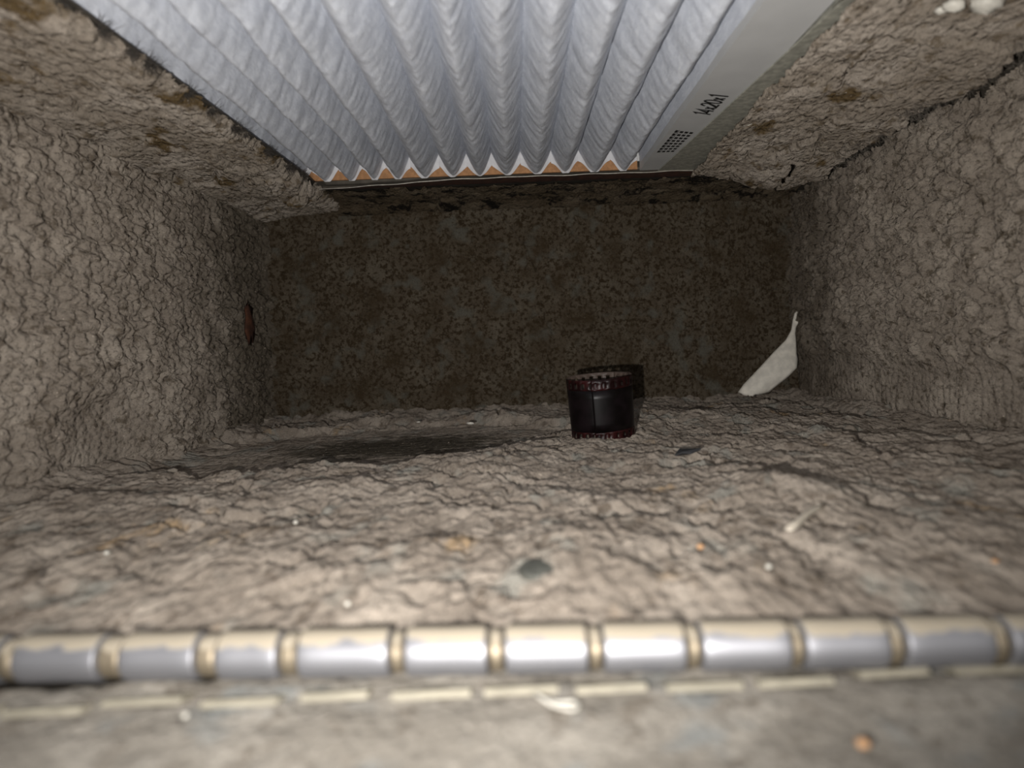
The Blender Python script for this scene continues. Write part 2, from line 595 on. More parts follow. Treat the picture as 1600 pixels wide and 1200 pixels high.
# ---- right wall dust: woolly clumps, combed strip along the bottom
wa = A + 0.003 * fbm(A / 0.015, B / 0.015, 3, 201)
wb = B + 0.003 * fbm(A / 0.015, B / 0.015, 3, 202)
deep = sst(0.42, 0.6, A)
h = 0.003 * fbm(A / 0.05, B / 0.05, 3, 203)
up_ = sst(0.028, 0.05, B + 0.006 * fbm(A / 0.03, B / 0.03, 2, 204))
lum = (1 - 0.5 * deep) * 0.0054 * caps(wa / 0.019, wb / 0.0125, 205) + 0.0048 * caps(wa / 0.0105, wb / 0.0066, 206) + 0.0017 * caps(wa / 0.0048, wb / 0.003, 207)
lum += 0.0016 * fbm(A / 0.008, B / 0.005, 4, 208, 0.65)
comb = 0.0010 * fbm(A / 0.0035, B / 0.03, 4, 209)
h += up_ * lum + (1 - up_) * (comb + 0.0006 * fbm(A / 0.003, B / 0.003, 3, 210)) - 0.0045
h += 0.003 * np.exp(-np.clip(B + 0.002, 0, 1) / 0.006) * fbm(A / 0.012, B / 0.012, 2, 211)
Vw = np.stack([XR - np.maximum(h, -0.0075), A, B], -1).reshape(-1, 3)
top = ZC - 0.0065 + 0.006 * fbm(A / 0.02, B / 0.02, 3, 212) + 0.004 * fbm(A / 0.006, B / 0.006, 2, 213)    # torn upper edge
k = B < top
Vr, fr = compact(Vw, grid_faces(*A.shape, mask=k[:-1, :-1] & k[1:, 1:], flip=True))
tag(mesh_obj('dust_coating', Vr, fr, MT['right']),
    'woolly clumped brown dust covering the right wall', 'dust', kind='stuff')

# ---- back wall: thin mottled film of dirt
xx = np.arange(XL - 0.004, XR + 0.004, 0.0009)
zz = np.arange(-0.009, ZC + 0.004, 0.0009)
A, B = np.meshgrid(xx, zz)
h = 0.0010 * fbm(A / 0.02, B / 0.02, 4, 301) + 0.0008 * fbm(A / 0.005, B / 0.005, 4, 302, 0.6)
pt = sst(0.0, 0.18, fbm(A / 0.035, B / 0.03, 4, 303))
h += 0.0009 * pt
# rubbed ridges running down to the right
s_ = (A * 0.85 + B * 0.5)
h += 0.0018 * sst(0.12, 0.4, fbm(s_ / 0.010, (B - A) / 0.05, 3, 304)) * np.exp(-((A - 0.01) / 0.06) ** 2)
edge = np.minimum(np.minimum(A - XL, XR - A), np.minimum(B + 0.004, 1))
h += 0.005 * np.exp(-np.clip(edge, 0, 1) / 0.008) * (0.8 + fbm(A / 0.015, B / 0.015, 2, 305))
h -= 0.001
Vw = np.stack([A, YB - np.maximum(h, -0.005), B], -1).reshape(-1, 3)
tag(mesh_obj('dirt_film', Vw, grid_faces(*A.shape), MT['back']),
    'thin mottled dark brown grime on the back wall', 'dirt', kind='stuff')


# ---- ceiling dust, hanging from the sheet left, right and behind the filter
def ceiling_dust(name, x0, x1, y0, y1, hfun, keep, mat, label, step=0.0008, thick=0.0):
    gx = np.arange(x0, x1, step)
    gy = np.concatenate([np.arange(y0, 0.27, 0.0016), np.arange(max(y0, 0.27), y1, step)])
    A, B = np.meshgrid(gx, gy)
    Hh = hfun(A, B)
    V = np.stack([A, B, ZC - Hh], -1).reshape(-1, 3)
    k = keep(A, B)
    kk = k[:-1, :-1] & k[1:, :-1] & k[:-1, 1:] & k[1:, 1:]
    f = grid_faces(*A.shape, mask=kk, flip=True)
    V, f = compact(V, f)
    ob = mesh_obj(name, V, f, mat)
    if thick:
        md = ob.modifiers.new('thickness', 'SOLIDIFY')
        md.thickness = thick
        md.offset = -1
    return tag(ob, label, 'dust', kind='stuff')


def lumpy(A, B, sd):
    wa = A + 0.004 * fbm(A / 0.02, B / 0.02, 3, sd)
    wb = B + 0.004 * fbm(A / 0.02, B / 0.02, 3, sd + 1)
    ck, cid, dx, dy = crack(wa / 0.024, wb / 0.05, sd + 2, 0.10)
    h = 0.0022 * fbm(A / 0.03, B / 0.03, 3, sd + 3) + 0.0017 * caps(wa / 0.008, wb / 0.014, sd + 4) + 0.0011 * caps(wa / 0.004, wb / 0.007, sd + 5)
    h += 0.0012 * fbm(A / 0.005, B / 0.010, 4, sd + 6, 0.65)
    h += (0.003 * (cid - 0.5) + 0.003 * ((cid * 9) % 1 - 0.5) * dx - 0.003 * ck) * sst(-0.1, 0.2, fbm(A / 0.05, B / 0.05, 2, sd + 7))
    return h


def left_ceil(A, B):
    e = FX0 + 0.001 - A + 0.0035 * fbm(B / 0.012, A / 0.03, 3, 401)        # distance inside the ragged edge
    h = 0.0035 + lumpy(A, B, 402)
    # a bulge along the wall, and a flaking corner at the back
    h += 0.004 * np.exp(-((A - XL) / 0.02) ** 2)
    bk = np.exp(-(((A + 0.160) / 0.022) ** 2 + ((B - 0.520) / 0.040) ** 2))
    ck, cid, dx, dy = crack(A / 0.014 + 0.3 * fbm(A / 0.02, B / 0.02, 2, 410), B / 0.022, 411, 0.1)
    h += bk * (0.005 + 0.006 * (cid - 0.4) - 0.004 * ck + 0.004 * dx)
    return np.maximum(h * sst(-0.001, 0.006, e) + 0.0003, 0.0001)


ceiling_dust('ceiling_dust', XL - 0.006, FX0 + 0.004, Y0 + 0.002, YB + 0.004, left_ceil,
             lambda A, B: (A < FX0 + 0.0012 + 0.0030 * fbm(B / 0.008, A / 0.03, 3, 401)), MT['ceil'],
             'flaking dust hanging under the ceiling left of the white filter')


def right_ceil(A, B):
    h = 0.003 + lumpy(A, B, 502)
    sag = sst(FX1 + 0.02, XR - 0.01, A)
    h += 0.009 * sag + 0.003 * sag * fbm(B / 0.03, A / 0.05, 2, 510)
    h += 0.008 * np.exp(-(((A - 0.172) / 0.03) ** 2 + ((B - 0.515) / 0.045) ** 2))
    return np.maximum(h, 0.0012)


def right_keep(A, B):
    e = 0.203 + 0.007 * fbm(B / 0.035, A * 0 + 3, 2, 520) + 0.005 * fbm(B / 0.008, A / 0.02, 3, 521)
    rear = 0.530 + 0.012 * fbm(A / 0.03, A * 0, 2, 522) + 0.005 * fbm(A / 0.006, B / 0.02, 3, 523)
    slot = np.abs(A - 0.176 - 0.1 * (B - 0.49) - 0.004 * fbm(B / 0.012, B * 0, 2, 524)) < 0.0012
    slot2 = (np.abs(B - 0.452 - 0.003 * fbm(A / 0.012, B * 0, 2, 525)) < 0.0020) & (A > 0.181)
    near = FX1 + 0.0008 + 0.0005 * fbm(B / 0.02, A * 0, 3, 526)
    return (A < e) & (B < rear) & (A > near) & ~(slot & (B > 0.475)) & ~slot2


ceiling_dust('ceiling_dust', FX1 - 0.001, XR + 0.004, Y0 + 0.002, 0.555, right_ceil, right_keep, MT['ceil'],
             'felted dust sheet with a torn edge sagging right of the white filter', thick=0.0022)


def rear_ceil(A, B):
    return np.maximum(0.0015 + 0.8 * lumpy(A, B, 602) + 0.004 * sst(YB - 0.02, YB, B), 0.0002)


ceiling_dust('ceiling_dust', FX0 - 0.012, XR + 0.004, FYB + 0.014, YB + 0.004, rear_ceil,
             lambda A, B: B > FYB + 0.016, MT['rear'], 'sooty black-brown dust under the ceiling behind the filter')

# ---------------------------------------------------------------- the air filter
flt = empty('air_filter', (0, 0, ZC))
tag(flt, 'white pleated furnace air filter lying overhead in the ceiling opening', 'air filter')
PY0, PY1 = 0.085, 0.5285
cusps = [-0.190, -0.170, -0.150, -0.1315, -0.1150, -0.0990, -0.0816, -0.0613, -0.0420, -0.0244, -0.0040, 0.0175, 0.0369, 0.0595, 0.0788]
PH = 0.0155


def rail_left(y):
    return 0.0835 + 0.024 * (PY1 - y)


def cusp_x(k, y):
    return cusps[k] + 0.0025 + 0.022 * (PY1 - y) + 0.0016 * fbm(y / 0.09, np.zeros_like(y) + 3.7 * k, 3, 700) * sst(0.54, 0.44, y)


def profile(u):
    """height of the sheet over one pleat, u in 0..1 from valley to valley; the fold hangs at u = 0.5"""
    t = np.abs(2 * u - 1)
    return PH * (0.70 * (1 - np.cos(t * math.pi / 2)) + 0.30 * t ** 1.3)


py = np.concatenate([np.arange(PY0, 0.24, 0.004), np.arange(0.24, PY1, 0.0017), [PY1]])
uu = np.linspace(0, 1, 27)
for k in range(len(cusps) - 1):
    U, Yp = np.meshgrid(uu, py)
    xa, xb = cusp_x(k, Yp), cusp_x(k + 1, Yp)
    Xp = xa + (xb - xa) * U
    t = np.abs(2 * U - 1)
    zz_ = profile(U) + 0.0006
    inner = 1 - t ** 4
    zz_ = zz_ + inner * (0.0013 * fbm(Yp / 0.05, U * 0.6 + 5 * k, 2, 710) + 0.0005 * fbm((Yp - 0.010 * (1 - t)) / 0.006, U * 2.5 + 9 * k, 3, 711)
                         + 0.0002 * fbm((Yp - 0.008 * (1 - t)) / 0.0025, U * 5 + 3 * k, 2, 712))
    Xp = Xp + inner * 0.0010 * fbm(Yp / 0.012, U * 1.5 + 4 * k, 3, 713)
    V = np.stack([Xp, Yp, zz_], -1).reshape(-1, 3)
    mesh_obj('pleat', V, grid_faces(*U.shape, flip=True), MT['paper'], flt)

U, Yp = np.meshgrid(np.linspace(0, 1, 10), py)       # last half fold, glued down beside the printed rail
xa = cusp_x(len(cusps) - 1, Yp)
Xp = xa + (rail_left(Yp) + 0.0006 - xa) * U
V = np.stack([Xp, Yp, PH * (1 - U) ** 0.8 + 0.0012], -1).reshape(-1, 3)
mesh_obj('pleat', V, grid_faces(*U.shape, flip=True), MT['paper'], flt)

# frayed white edge of the media where it is glued to the end of the frame
V, Fc = [], []
for k in range(len(cusps) - 1):
    for i, u in enumerate(np.linspace(0, 1, 25)):
        x = cusps[k] + 0.0025 + (cusps[k + 1] - cusps[k]) * u
        zt = float(profile(u)) + 0.0008
        t = abs(2 * u - 1)
        w = 0.0013 + 0.0070 * t ** 2.5 + 0.0008 * math.sin(7.1 * k + 9 * u)
        V += [(x, PY1 + 0.0006, zt + 0.0004), (x, PY1 + 0.0006 + 0.0014, max(zt - w, 0.0004))]
        if i:
            n = len(V)
            Fc.append((n - 4, n - 3, n - 1, n - 2))
mesh_obj('glued_edge', V, Fc, MT['glue'], flt)
box_obj('end_rail', MT['kraft'], [(-0.2, 0.0815, PY1 + 0.0025, PY1 + 0.0045, 0.0014, 0.020), (-0.2, 0.108, PY1 + 0.0025, PY1 + 0.012, 0.0195, 0.0205)], flt)
rl0, rl1 = float(rail_left(PY0)), float(rail_left(PY1 + 0.004))
V, Fc = [], []
for xa, xb, za, zb in ((0, 0.0265, 0.0008, 0.0016), (0, 0.0008, 0.0016, 0.0215), (0.0257, 0.0265, 0.0016, 0.0215)):
    n = len(V)
    for y, x0 in ((PY0, rl0), (PY1 + 0.004, rl1)):
        V += [(x0 + xa, y, za), (x0 + xb, y, za), (x0 + xb, y, zb), (x0 + xa, y, zb)]
    Fc += [tuple(n + q for q in f) for f in ((0, 1, 2, 3), (7, 6, 5, 4), (0, 4, 5, 1), (1, 5, 6, 2), (2, 6, 7, 3), (3, 7, 4, 0))]
rail = mesh_obj('side_rail', V, Fc, MT['white_card'], flt, smooth=False)
box_obj('backing_board', MT['white_card'], [(-0.195, 0.108, PY0, PY1 + 0.012, 0.0215, 0.0225)], flt)

# print on the side rail
def arc(cx, cy, rx, ry, a0, a1, n=14):
    return [(cx + rx * math.cos(math.radians(a0 + (a1 - a0) * i / n)), cy + ry * math.sin(math.radians(a0 + (a1 - a0) * i / n))) for i in range(n + 1)]


GLY = {'1': (0.62, [[(0.08, 0.76), (0.38, 0.97), (0.38, 0.0)]]),
       '4': (0.86, [[(0.80, 0.28), (0.08, 0.28), (0.60, 0.97), (0.60, 0.0)]]),
       'x': (0.66, [[(0.08, 0.04), (0.56, 0.58)], [(0.08, 0.58), (0.56, 0.04)]]),
       '2': (0.82, [arc(0.40, 0.68, 0.32, 0.28, 175, -25) + [(0.08, 0.06), (0.76, 0.06)]]),
       '0': (0.86, [arc(0.42, 0.5, 0.33, 0.45, 90, 450, 28)])}
V, Fc = [], []
adv = 0.0
layer = 0
for ch in '14x20x1':
    w_, strokes = GLY[ch]
    for st in strokes:
        L, R = [], []
        hw = 0.125
        for i, (x, y) in enumerate(st):
            a = np.array(st[max(i - 1, 0)])
            b2 = np.array(st[min(i + 1, len(st) - 1)])
            d0 = np.array([x, y]) - a
            d1 = b2 - np.array([x, y])
            n0 = np.array([-d0[1], d0[0]]) / (np.linalg.norm(d0) or 1)
            n1 = np.array([-d1[1], d1[0]]) / (np.linalg.norm(d1) or 1)
            nn = n0 + n1
            nn /= np.linalg.norm(nn)
            k = hw / max(0.45, max(abs(nn @ n0), abs(nn @ n1)) if i in (0, len(st) - 1) else abs(nn @ n0))
            L.append((adv + x + nn[0] * k * 1.15, y + nn[1] * k * 0.55))
            R.append((adv + x - nn[0] * k * 1.15, y - nn[1] * k * 0.55))
        n = len(V)
        layer += 1
        for q in range(len(st)):
            for x, y in (L[q], R[q]):
                V.append((x, y, layer))
        for q in range(len(st) - 1):
            Fc.append((n + 2 * q, n + 2 * q + 1, n + 2 * q + 3, n + 2 * q + 2))
    adv += w_ + 0.06
TL, TR, BL, BR = [on_z(px, py_, ZC + 0.00075) for px, py_ in ((1082, 177), (1110, 146), (1108, 181), (1140, 149))]
V = [tuple(((TL * (1 - a) + TR * a) * v_ + (BL * (1 - a) + BR * a) * (1 - v_)) - Vector((0, 0, ZC + 0.000004 * l_))) for a, v_, l_ in [(x / adv, y, l_) for x, y, l_ in V]]
tp = mesh_obj('size_print', V, Fc, MT['ink'], rail, smooth=False)
tp['label'] = 'black printed size 14x20x1'

TL, TR, BL, BR = [on_z(px, py_, ZC + 0.00075) for px, py_ in ((1026, 239), (1057, 203), (1052, 238), (1085, 206))]


def on_rail(a, v_):
    return tuple((TL * (1 - a) + TR * a) * v_ + (BL * (1 - a) + BR * a) * (1 - v_) - Vector((0, 0, ZC)))


b_ = ([], [])
quads = [(0.0, 1.0, 0.80, 0.83)]
for i in range(8):
    a0 = i / 8 + 0.02
    quads.append((a0, a0 + 0.095, 0.86, 1.02))
    for j in range(3):
        quads.append((a0 + 0.005, a0 + 0.08, 0.55 - 0.27 * j, 0.74 - 0.27 * j))
for a0, a1, v0, v1 in quads:
    n = len(b_[0])
    b_[0].extend([on_rail(a0, v0), on_rail(a1, v0), on_rail(a1, v1), on_rail(a0, v1)])
    b_[1].append((n, n + 1, n + 2, n + 3))
pr = mesh_obj('table_print', b_[0], b_[1], MT['ink'], rail, smooth=False)
pr['label'] = 'small black printed table'

# ---------------------------------------------------------------- rack that carries the filter
rack = empty('filter_rack', (0, 0, ZC))
tag(rack, 'galvanised sheet metal rack around the white filter edge', 'rack')
V = [(0.0965, FYB + 0.002, -0.0002), (0.1185, 0.27, -0.0002), (0.1185, 0.10, -0.0002), (FX1 + 0.006, 0.10, -0.0002), (FX1 + 0.006, FYB + 0.002, -0.0002)]
V = V + [(x, y, 0.0004) for x, y, z in V]
chan = mesh_obj('side_channel', V, [(0, 1, 2, 3, 4), (9, 8, 7, 6, 5)] + [(q, (q + 1) % 5 + 0, 5 + (q + 1) % 5, 5 + q)[::-1] for q in range(5)], MT['galv'], rack, smooth=False)
box_obj('channel_web', MT['galv'], [(FX1 + 0.0055, FX1 + 0.006, 0.10, FYB + 0.002, 0.0014, 0.024)], rack)
box_obj('side_channel', MT['steel'], [(FX0 - 0.006, FX0 + 0.0005, 0.10, FYB + 0.002, -0.0004, 0.0)], rack)
# rear lip: a thin strip, its left end bent down
V, Fc = [], []
xsl = np.linspace(FX0 + 0.002, FX1 + 0.006, 60)
for i, x in enumerate(xsl):
    s_ = (x - xsl[0]) / (xsl[-1] - xsl[0])
    dz = -0.0034 * (1 - sst(0.0, 0.42, np.array(s_))) - 0.0004 + 0.00035 * math.sin(x * 160) * math.sin(x * 47)
    V += [(x, FYB, dz), (x, FYB, dz - 0.0005), (x, FYB + 0.019, dz * 0.15 + 0.0002), (x, FYB + 0.019, dz * 0.15 - 0.0005)]
    if i:
        n = len(V) - 8
        Fc += [(n, n + 1, n + 5, n + 4), (n + 1, n + 3, n + 7, n + 5), (n + 2, n, n + 4, n + 6), (n + 3, n + 2, n + 6, n + 7)]
Fc += [(0, 2, 3, 1), (len(V) - 4, len(V) - 3, len(V) - 1, len(V) - 2)]
lip = mesh_obj('rear_lip', V, Fc, MT['edge'], rack, smooth=False)
lip.data.materials.append(MT['rust'])
for pl in lip.data.polygons:
    if abs(pl.normal.z) > 0.5:
        pl.material_index = 1
lip['label'] = 'thin bright cut metal edge'

# ---------------------------------------------------------------- continuous hinge
hg = empty('piano_hinge', (0, 0.140, -0.002))
tag(hg, 'bright nickel piano hinge running across the front of the floor', 'hinge')


HR = 0.0046
HZ = -0.0015
knx = [(-115, 10), (40, 165), (203, 315), (350, 441), (474, 611), (638, 762), (791, 916), (942, 1066), (1093, 1226), (1250, 1376), (1404, 1536), (1565, 1700)]


def knuckle(name, xa, xb, r, mat, wrap=1.0):
    V, Fc = [], []
    prof = [(xa, r * 0.93), (xa + 0.0002, r * 0.985), (xa + 0.0005, r)] + [(xa + (xb - xa) * q, r * (1 + 0.01 * math.sin(9 * q))) for q in np.linspace(0.15, 0.85, 5)] + [(xb - 0.0005, r), (xb - 0.0002, r * 0.985), (xb, r * 0.93)]
    S = 28
    for x, rr in prof:
        for k in range(S):
            a = 2 * math.pi * k / S
            V.append((x, hy(x) - 0.140 + rr * math.cos(a), HZ + 0.002 + rr * math.sin(a)))
    for i in range(len(prof) - 1):
        for k in range(S):
            Fc.append((i * S + k, (i + 1) * S + k, (i + 1) * S + (k + 1) % S, i * S + (k + 1) % S))
    Fc.append(tuple(range(S)))
    Fc.append(tuple(range((len(prof) - 1) * S, len(prof) * S))[::-1])
    return mesh_obj(name, V, Fc, mat, hg)


for a, b2 in knx:
    knuckle('knuckle', hinge_pt(a), hinge_pt(b2), HR, MT['nickel'])
for (a, b2), (c2, d2) in zip(knx[:-1], knx[1:]):
    xa, xb = hinge_pt(b2) + 0.0005, hinge_pt(c2) - 0.0005
    knuckle('inner_knuckle', xa, xb, HR * 0.86, MT['brass'])
# hinge pin
V, Fc = tube([(x, hy(x) - 0.140, HZ + 0.002) for x in np.linspace(hinge_pt(-110), hinge_pt(1700), 12)], 0.0018, 10)
mesh_obj('pin', V, Fc, MT['brass'], hg)
# leaf edges: the thin rims of the door leaf under the barrel
lips = [(-100, -10, 1110), (5, 128, 1108), (160, 285, 1092), (315, 435, 1093), (470, 575, 1083), (612, 735, 1080), (757, 872, 1074),
        (900, 1010, 1071), (1042, 1160, 1068), (1186, 1302, 1061), (1342, 1450, 1046), (1490, 1660, 1040)]
for a, b2, yy in lips:
    A_ = on_z(a, yy + 3, -0.0052)
    B_ = on_z(b2, yy - 3, -0.0052)
    w = Vector((0, -0.0010, -0.0009))
    w2 = Vector((0, 0.005, -0.0016))
    q = [A_, B_, B_ + w, A_ + w, A_ + w2, B_ + w2, B_ + w2 + w, A_ + w2 + w]
    q = [(v_.x, v_.y - 0.140, v_.z + 0.002) for v_ in q]
    mesh_obj('leaf_edge', q, [(0, 3, 2, 1), (0, 1, 5, 4), (3, 7, 6, 2), (0, 4, 7, 3), (1, 2, 6, 5), (4, 5, 6, 7)], MT['lip'], hg, smooth=False)

# ---------------------------------------------------------------- fold-down door in front of the hinge
door = empty('access_door', (0, 0.128, -0.0076))
tag(door, 'dusty grey access door folded down in front of the hinge', 'door')
box_obj('door_panel', MT['steel'], [(-0.235, 0.235, -0.128, 0.004, -0.0035, -0.0015)], door, bevel=0.0004)
gx = np.arange(-0.232, 0.232, 0.0012)
gy = np.arange(-0.126, 0.020, 0.0012)
A, B = np.meshgrid(gx, gy)
h = 0.0006 + 0.0008 * fbm(A / 0.02, B / 0.02, 4, 801) + 0.0007 * caps(A / 0.009, B / 0.007, 802) * sst(-0.03, 0, B) + 0.0004 * fbm(A / 0.004, B / 0.004, 3, 803)
h += 0.0008 * sst(-0.02, -0.004, B) + 0.0010 * sst(-0.012, 0.001, B) * np.clip(fbm(A / 0.012, B / 0.01, 3, 804) + 0.25, 0, 1)
dd = mesh_obj('door_dust', np.stack([A, B, h - 0.0012], -1).reshape(-1, 3), grid_faces(*A.shape), MT['door_dust'], door)
dd['kind'] = 'stuff'

# ---------------------------------------------------------------- roll of film
fp = on_z(947, 694, 0.0)
fz = float(floor_h(np.array([fp.x]), np.array([fp.y]))[0])
film = empty('film_strip', (fp.x, fp.y + 0.017, fz - 0.001), 0.0)
tag(film, 'curled strip of dark perforated camera film standing on the dust', 'film strip')
film.rotation_euler = (math.radians(4), math.radians(-2.5), 0)
PIT = 0.00475
NP = 34
FH = 0.035


def film_pt(s, z):
    """s along the strip; a coil of about one and a third turns"""
    th = math.radians(-107) + s / 0.0178
    r = 0.0180 - 0.00024 * (th - math.radians(-107))
    r *= 1 + 0.045 * (z / FH)                 # wider at the top
    if s < 0.006:
        r += 0.0004 * (1 - s / 0.006)
    return (r * math.cos(th) * 1.04, r * math.sin(th) * 0.96, z)


def film_band(name, rows, holes, mat):
    V, Fc = [], []
    idx = {}

    def vid(s, z):
        key = (round(s, 6), round(z, 6))
        if key not in idx:
            idx[key] = len(V)
            V.append(film_pt(s, z))
        return idx[key]
    for k in range(NP):
        cuts = [k * PIT, k * PIT + 0.0010, k * PIT + 0.00205, k * PIT + 0.00305, (k + 1) * PIT]
        for i in range(4):
            for j in range(len(rows) - 1):
                if holes == j and i in (1, 2):
                    continue
                Fc.append((vid(cuts[i], rows[j]), vid(cuts[i + 1], rows[j]), vid(cuts[i + 1], rows[j + 1]), vid(cuts[i], rows[j + 1])))
    ob = mesh_obj(name, V, Fc, mat, film)
    md = ob.modifiers.new('thickness', 'SOLIDIFY')
    md.thickness = 0.00016
    md.offset = 0
    ob.data.materials.append(MT['film_inner'])
    md.material_offset = 1
    return ob


film_band('perforated_edge', [0, 0.0020, 0.0048, 0.0058], 1, MT['film_base'])
film_band('image_band', list(np.linspace(0.0058, 0.0292, 6)), None, MT['film'])
film_band('perforated_edge', [0.0292, 0.0302, 0.0330, 0.0350], 1, MT['film_base'])

# ---------------------------------------------------------------- flake of white paint in the back right corner
poly = [(250, 850), (300, 780), (420, 660), (540, 540), (640, 450), (690, 375), (710, 290), (725, 240), (745, 220), (778, 245), (772, 290),
        (745, 325), (730, 350), (720, 400), (722, 460), (716, 560), (722, 600), (712, 670), (640, 740), (560, 800), (490, 855), (420, 870), (350, 882), (300, 870)]
fy = 0.600
orig = on_y(1100 + 480 / 5, 440 + 882 / 5, fy)
mm = fy / F_PX / 5 * 1.0
P2 = [((x - 480) * mm, (882 - y) * mm) for x, y in poly]


def span(v):
    hits = []
    for (xa, va), (xb, vb) in zip(P2, P2[1:] + P2[:1]):
        if (va - v) * (vb - v) < 0:
            hits.append(xa + (xb - xa) * (v - va) / (vb - va))
    return min(hits), max(hits)


vmax = max(q[1] for q in P2)
V = []
rows = np.concatenate([[0.012], np.linspace(0.03, 0.97, 40), [0.99]]) * vmax
for v_ in rows:
    a, b2 = span(v_)
    for t in np.linspace(0, 1, 12):
        x = a + (b2 - a) * t
        bow = 0.0035 * math.sin(math.pi * t) * (1 - v_ / vmax) + 0.002 * math.sin(v_ / vmax * 5)
        V.append((x + 0.06 * v_, 0.014 * (v_ / vmax) - bow - 0.003 * (x / 0.03), v_ + 0.0006 * math.sin(40 * t + v_ * 700) * (v_ < 0.004)))
pf = mesh_obj('paint_flake', V, grid_faces(len(rows), 12), MT['chip'])
pf.location = (orig.x, fy - 0.004, orig.z - 0.001)
md = pf.modifiers.new('thickness', 'SOLIDIFY')
md.thickness = 0.0005
tag(pf, 'cream white curved paint flake leaning in the back right corner', 'paint flake')


# ---------------------------------------------------------------- small litter
def blob(name, mat, loc, size, label, cat, seed=0, rz=0.0, rough=0.3, group=None):
    V, Fc = [], []
    S, R = 12, 7
    r_ = random.Random(seed)
    for i in range(R + 1):
        ph = math.pi * i / R
        for k in range(S):
            th = 2 * math.pi * k / S
            w = 1 + rough * (r_.random() - 0.5)
            V.append((size[0] / 2 * w * math.sin(ph) * math.cos(th), size[1] / 2 * w * math.sin(ph) * math.sin(th), size[2] / 2 * w * math.cos(ph)))
    for i in range(R):
        for k in range(S):
            Fc.append((i * S + k, (i + 1) * S + k, (i + 1) * S + (k + 1) % S, i * S + (k + 1) % S))
    o = mesh_obj(name, V, Fc, mat)
    o.location = loc
    o.rotation_euler = (0.1 * r_.random(), 0.1 * r_.random(), rz)
    return tag(o, label, cat, group)


def fl(px, py, dz=0.0):
    q = on_z(px, py, 0.0)
    for _ in range(4):
        z = float(floor_h(np.array([q.x]), np.array([q.y]))[0])
        q = on_z(px, py, z)
    return Vector((q.x, q.y, z + dz))


# dark disc: a flat rivet head in the dust
q = fl(840, 893)
V, Fc = [], []
prof = [(0.0046, -0.0012), (0.0047, 0.0), (0.0044, 0.0004), (0.0034, 0.0006), (0.0015, 0.0007)]
S = 28
for r_, z_ in prof:
    for k in range(S):
        V.append((r_ * math.cos(2 * math.pi * k / S), r_ * math.sin(2 * math.pi * k / S), z_))
for i in range(len(prof) - 1):
    for k in range(S):
        Fc.append((i * S + k, i * S + (k + 1) % S, (i + 1) * S + (k + 1) % S, (i + 1) * S + k))
Fc.append(tuple(range((len(prof) - 1) * S, len(prof) * S)))
o = mesh_obj('metal_disc', V, Fc, MT['disc'])
o.location = q + Vector((0, 0, 0.0008))
o.rotation_euler = (0.16, 0.0, 0)
tag(o, 'dark grey-green round metal disc lying in the dust before the hinge', 'disc')

# black scrap
q = fl(1075, 713)
V = [(-0.0062, -0.001, 0.0002), (-0.003, -0.003, 0.0016), (0.001, -0.0028, 0.0010), (0.0058, -0.0012, 0.0026), (0.0022, 0.0012, 0.0022), (0.0008, 0.0032, 0.0004), (-0.0034, 0.0018, 0.0024)]
V = V + [(x, y, z + 0.0007) for x, y, z in V]
n = 7
Fc = [tuple(range(n))[::-1], tuple(range(n, 2 * n))] + [(i, (i + 1) % n, n + (i + 1) % n, n + i) for i in range(n)]
o = mesh_obj('plastic_scrap', V, Fc, MT['black'], smooth=False)
o.location = q + Vector((0, 0, 0.0004))
tag(o, 'small jagged black scrap lying in front of the film strip', 'scrap')

# pale straw lying over a lump on the right
qa, qb = fl(1232, 836, 0.0010), fl(1288, 797, 0.0016)
mid = (qa + qb) / 2 + Vector((0, 0, 0.001))
V, Fc = tube([qa, qa * .6 + mid * .4, mid, mid * .4 + qb * .6, qb], 0.0011, 8, [1.2, 1, 0.9, 0.8, 0.5])
o = mesh_obj('straw', np.array([tuple(v_) for v_ in V]) - np.array(qa), Fc, MT['straw'])
o.location = qa
tag(o, 'short pale straw lying on a dust lump at right', 'straw')

# pale looped thread on the door
q0 = on_z(838, 1088, -0.0075)
pts = []
for px, py_ in ((836, 1084), (848, 1092), (862, 1101), (878, 1106), (892, 1109), (901, 1107), (903, 1101), (896, 1097), (882, 1098), (868, 1099), (856, 1094)):
    pts.append(on_z(px, py_, -0.0058) - q0)
V, Fc = tube(pts, 0.00035, 6)
o = mesh_obj('thread', [tuple(v_) for v_ in V], Fc, MT['crumb'])
o.location = q0
tag(o, 'pale looped thread on the door below the hinge', 'thread')

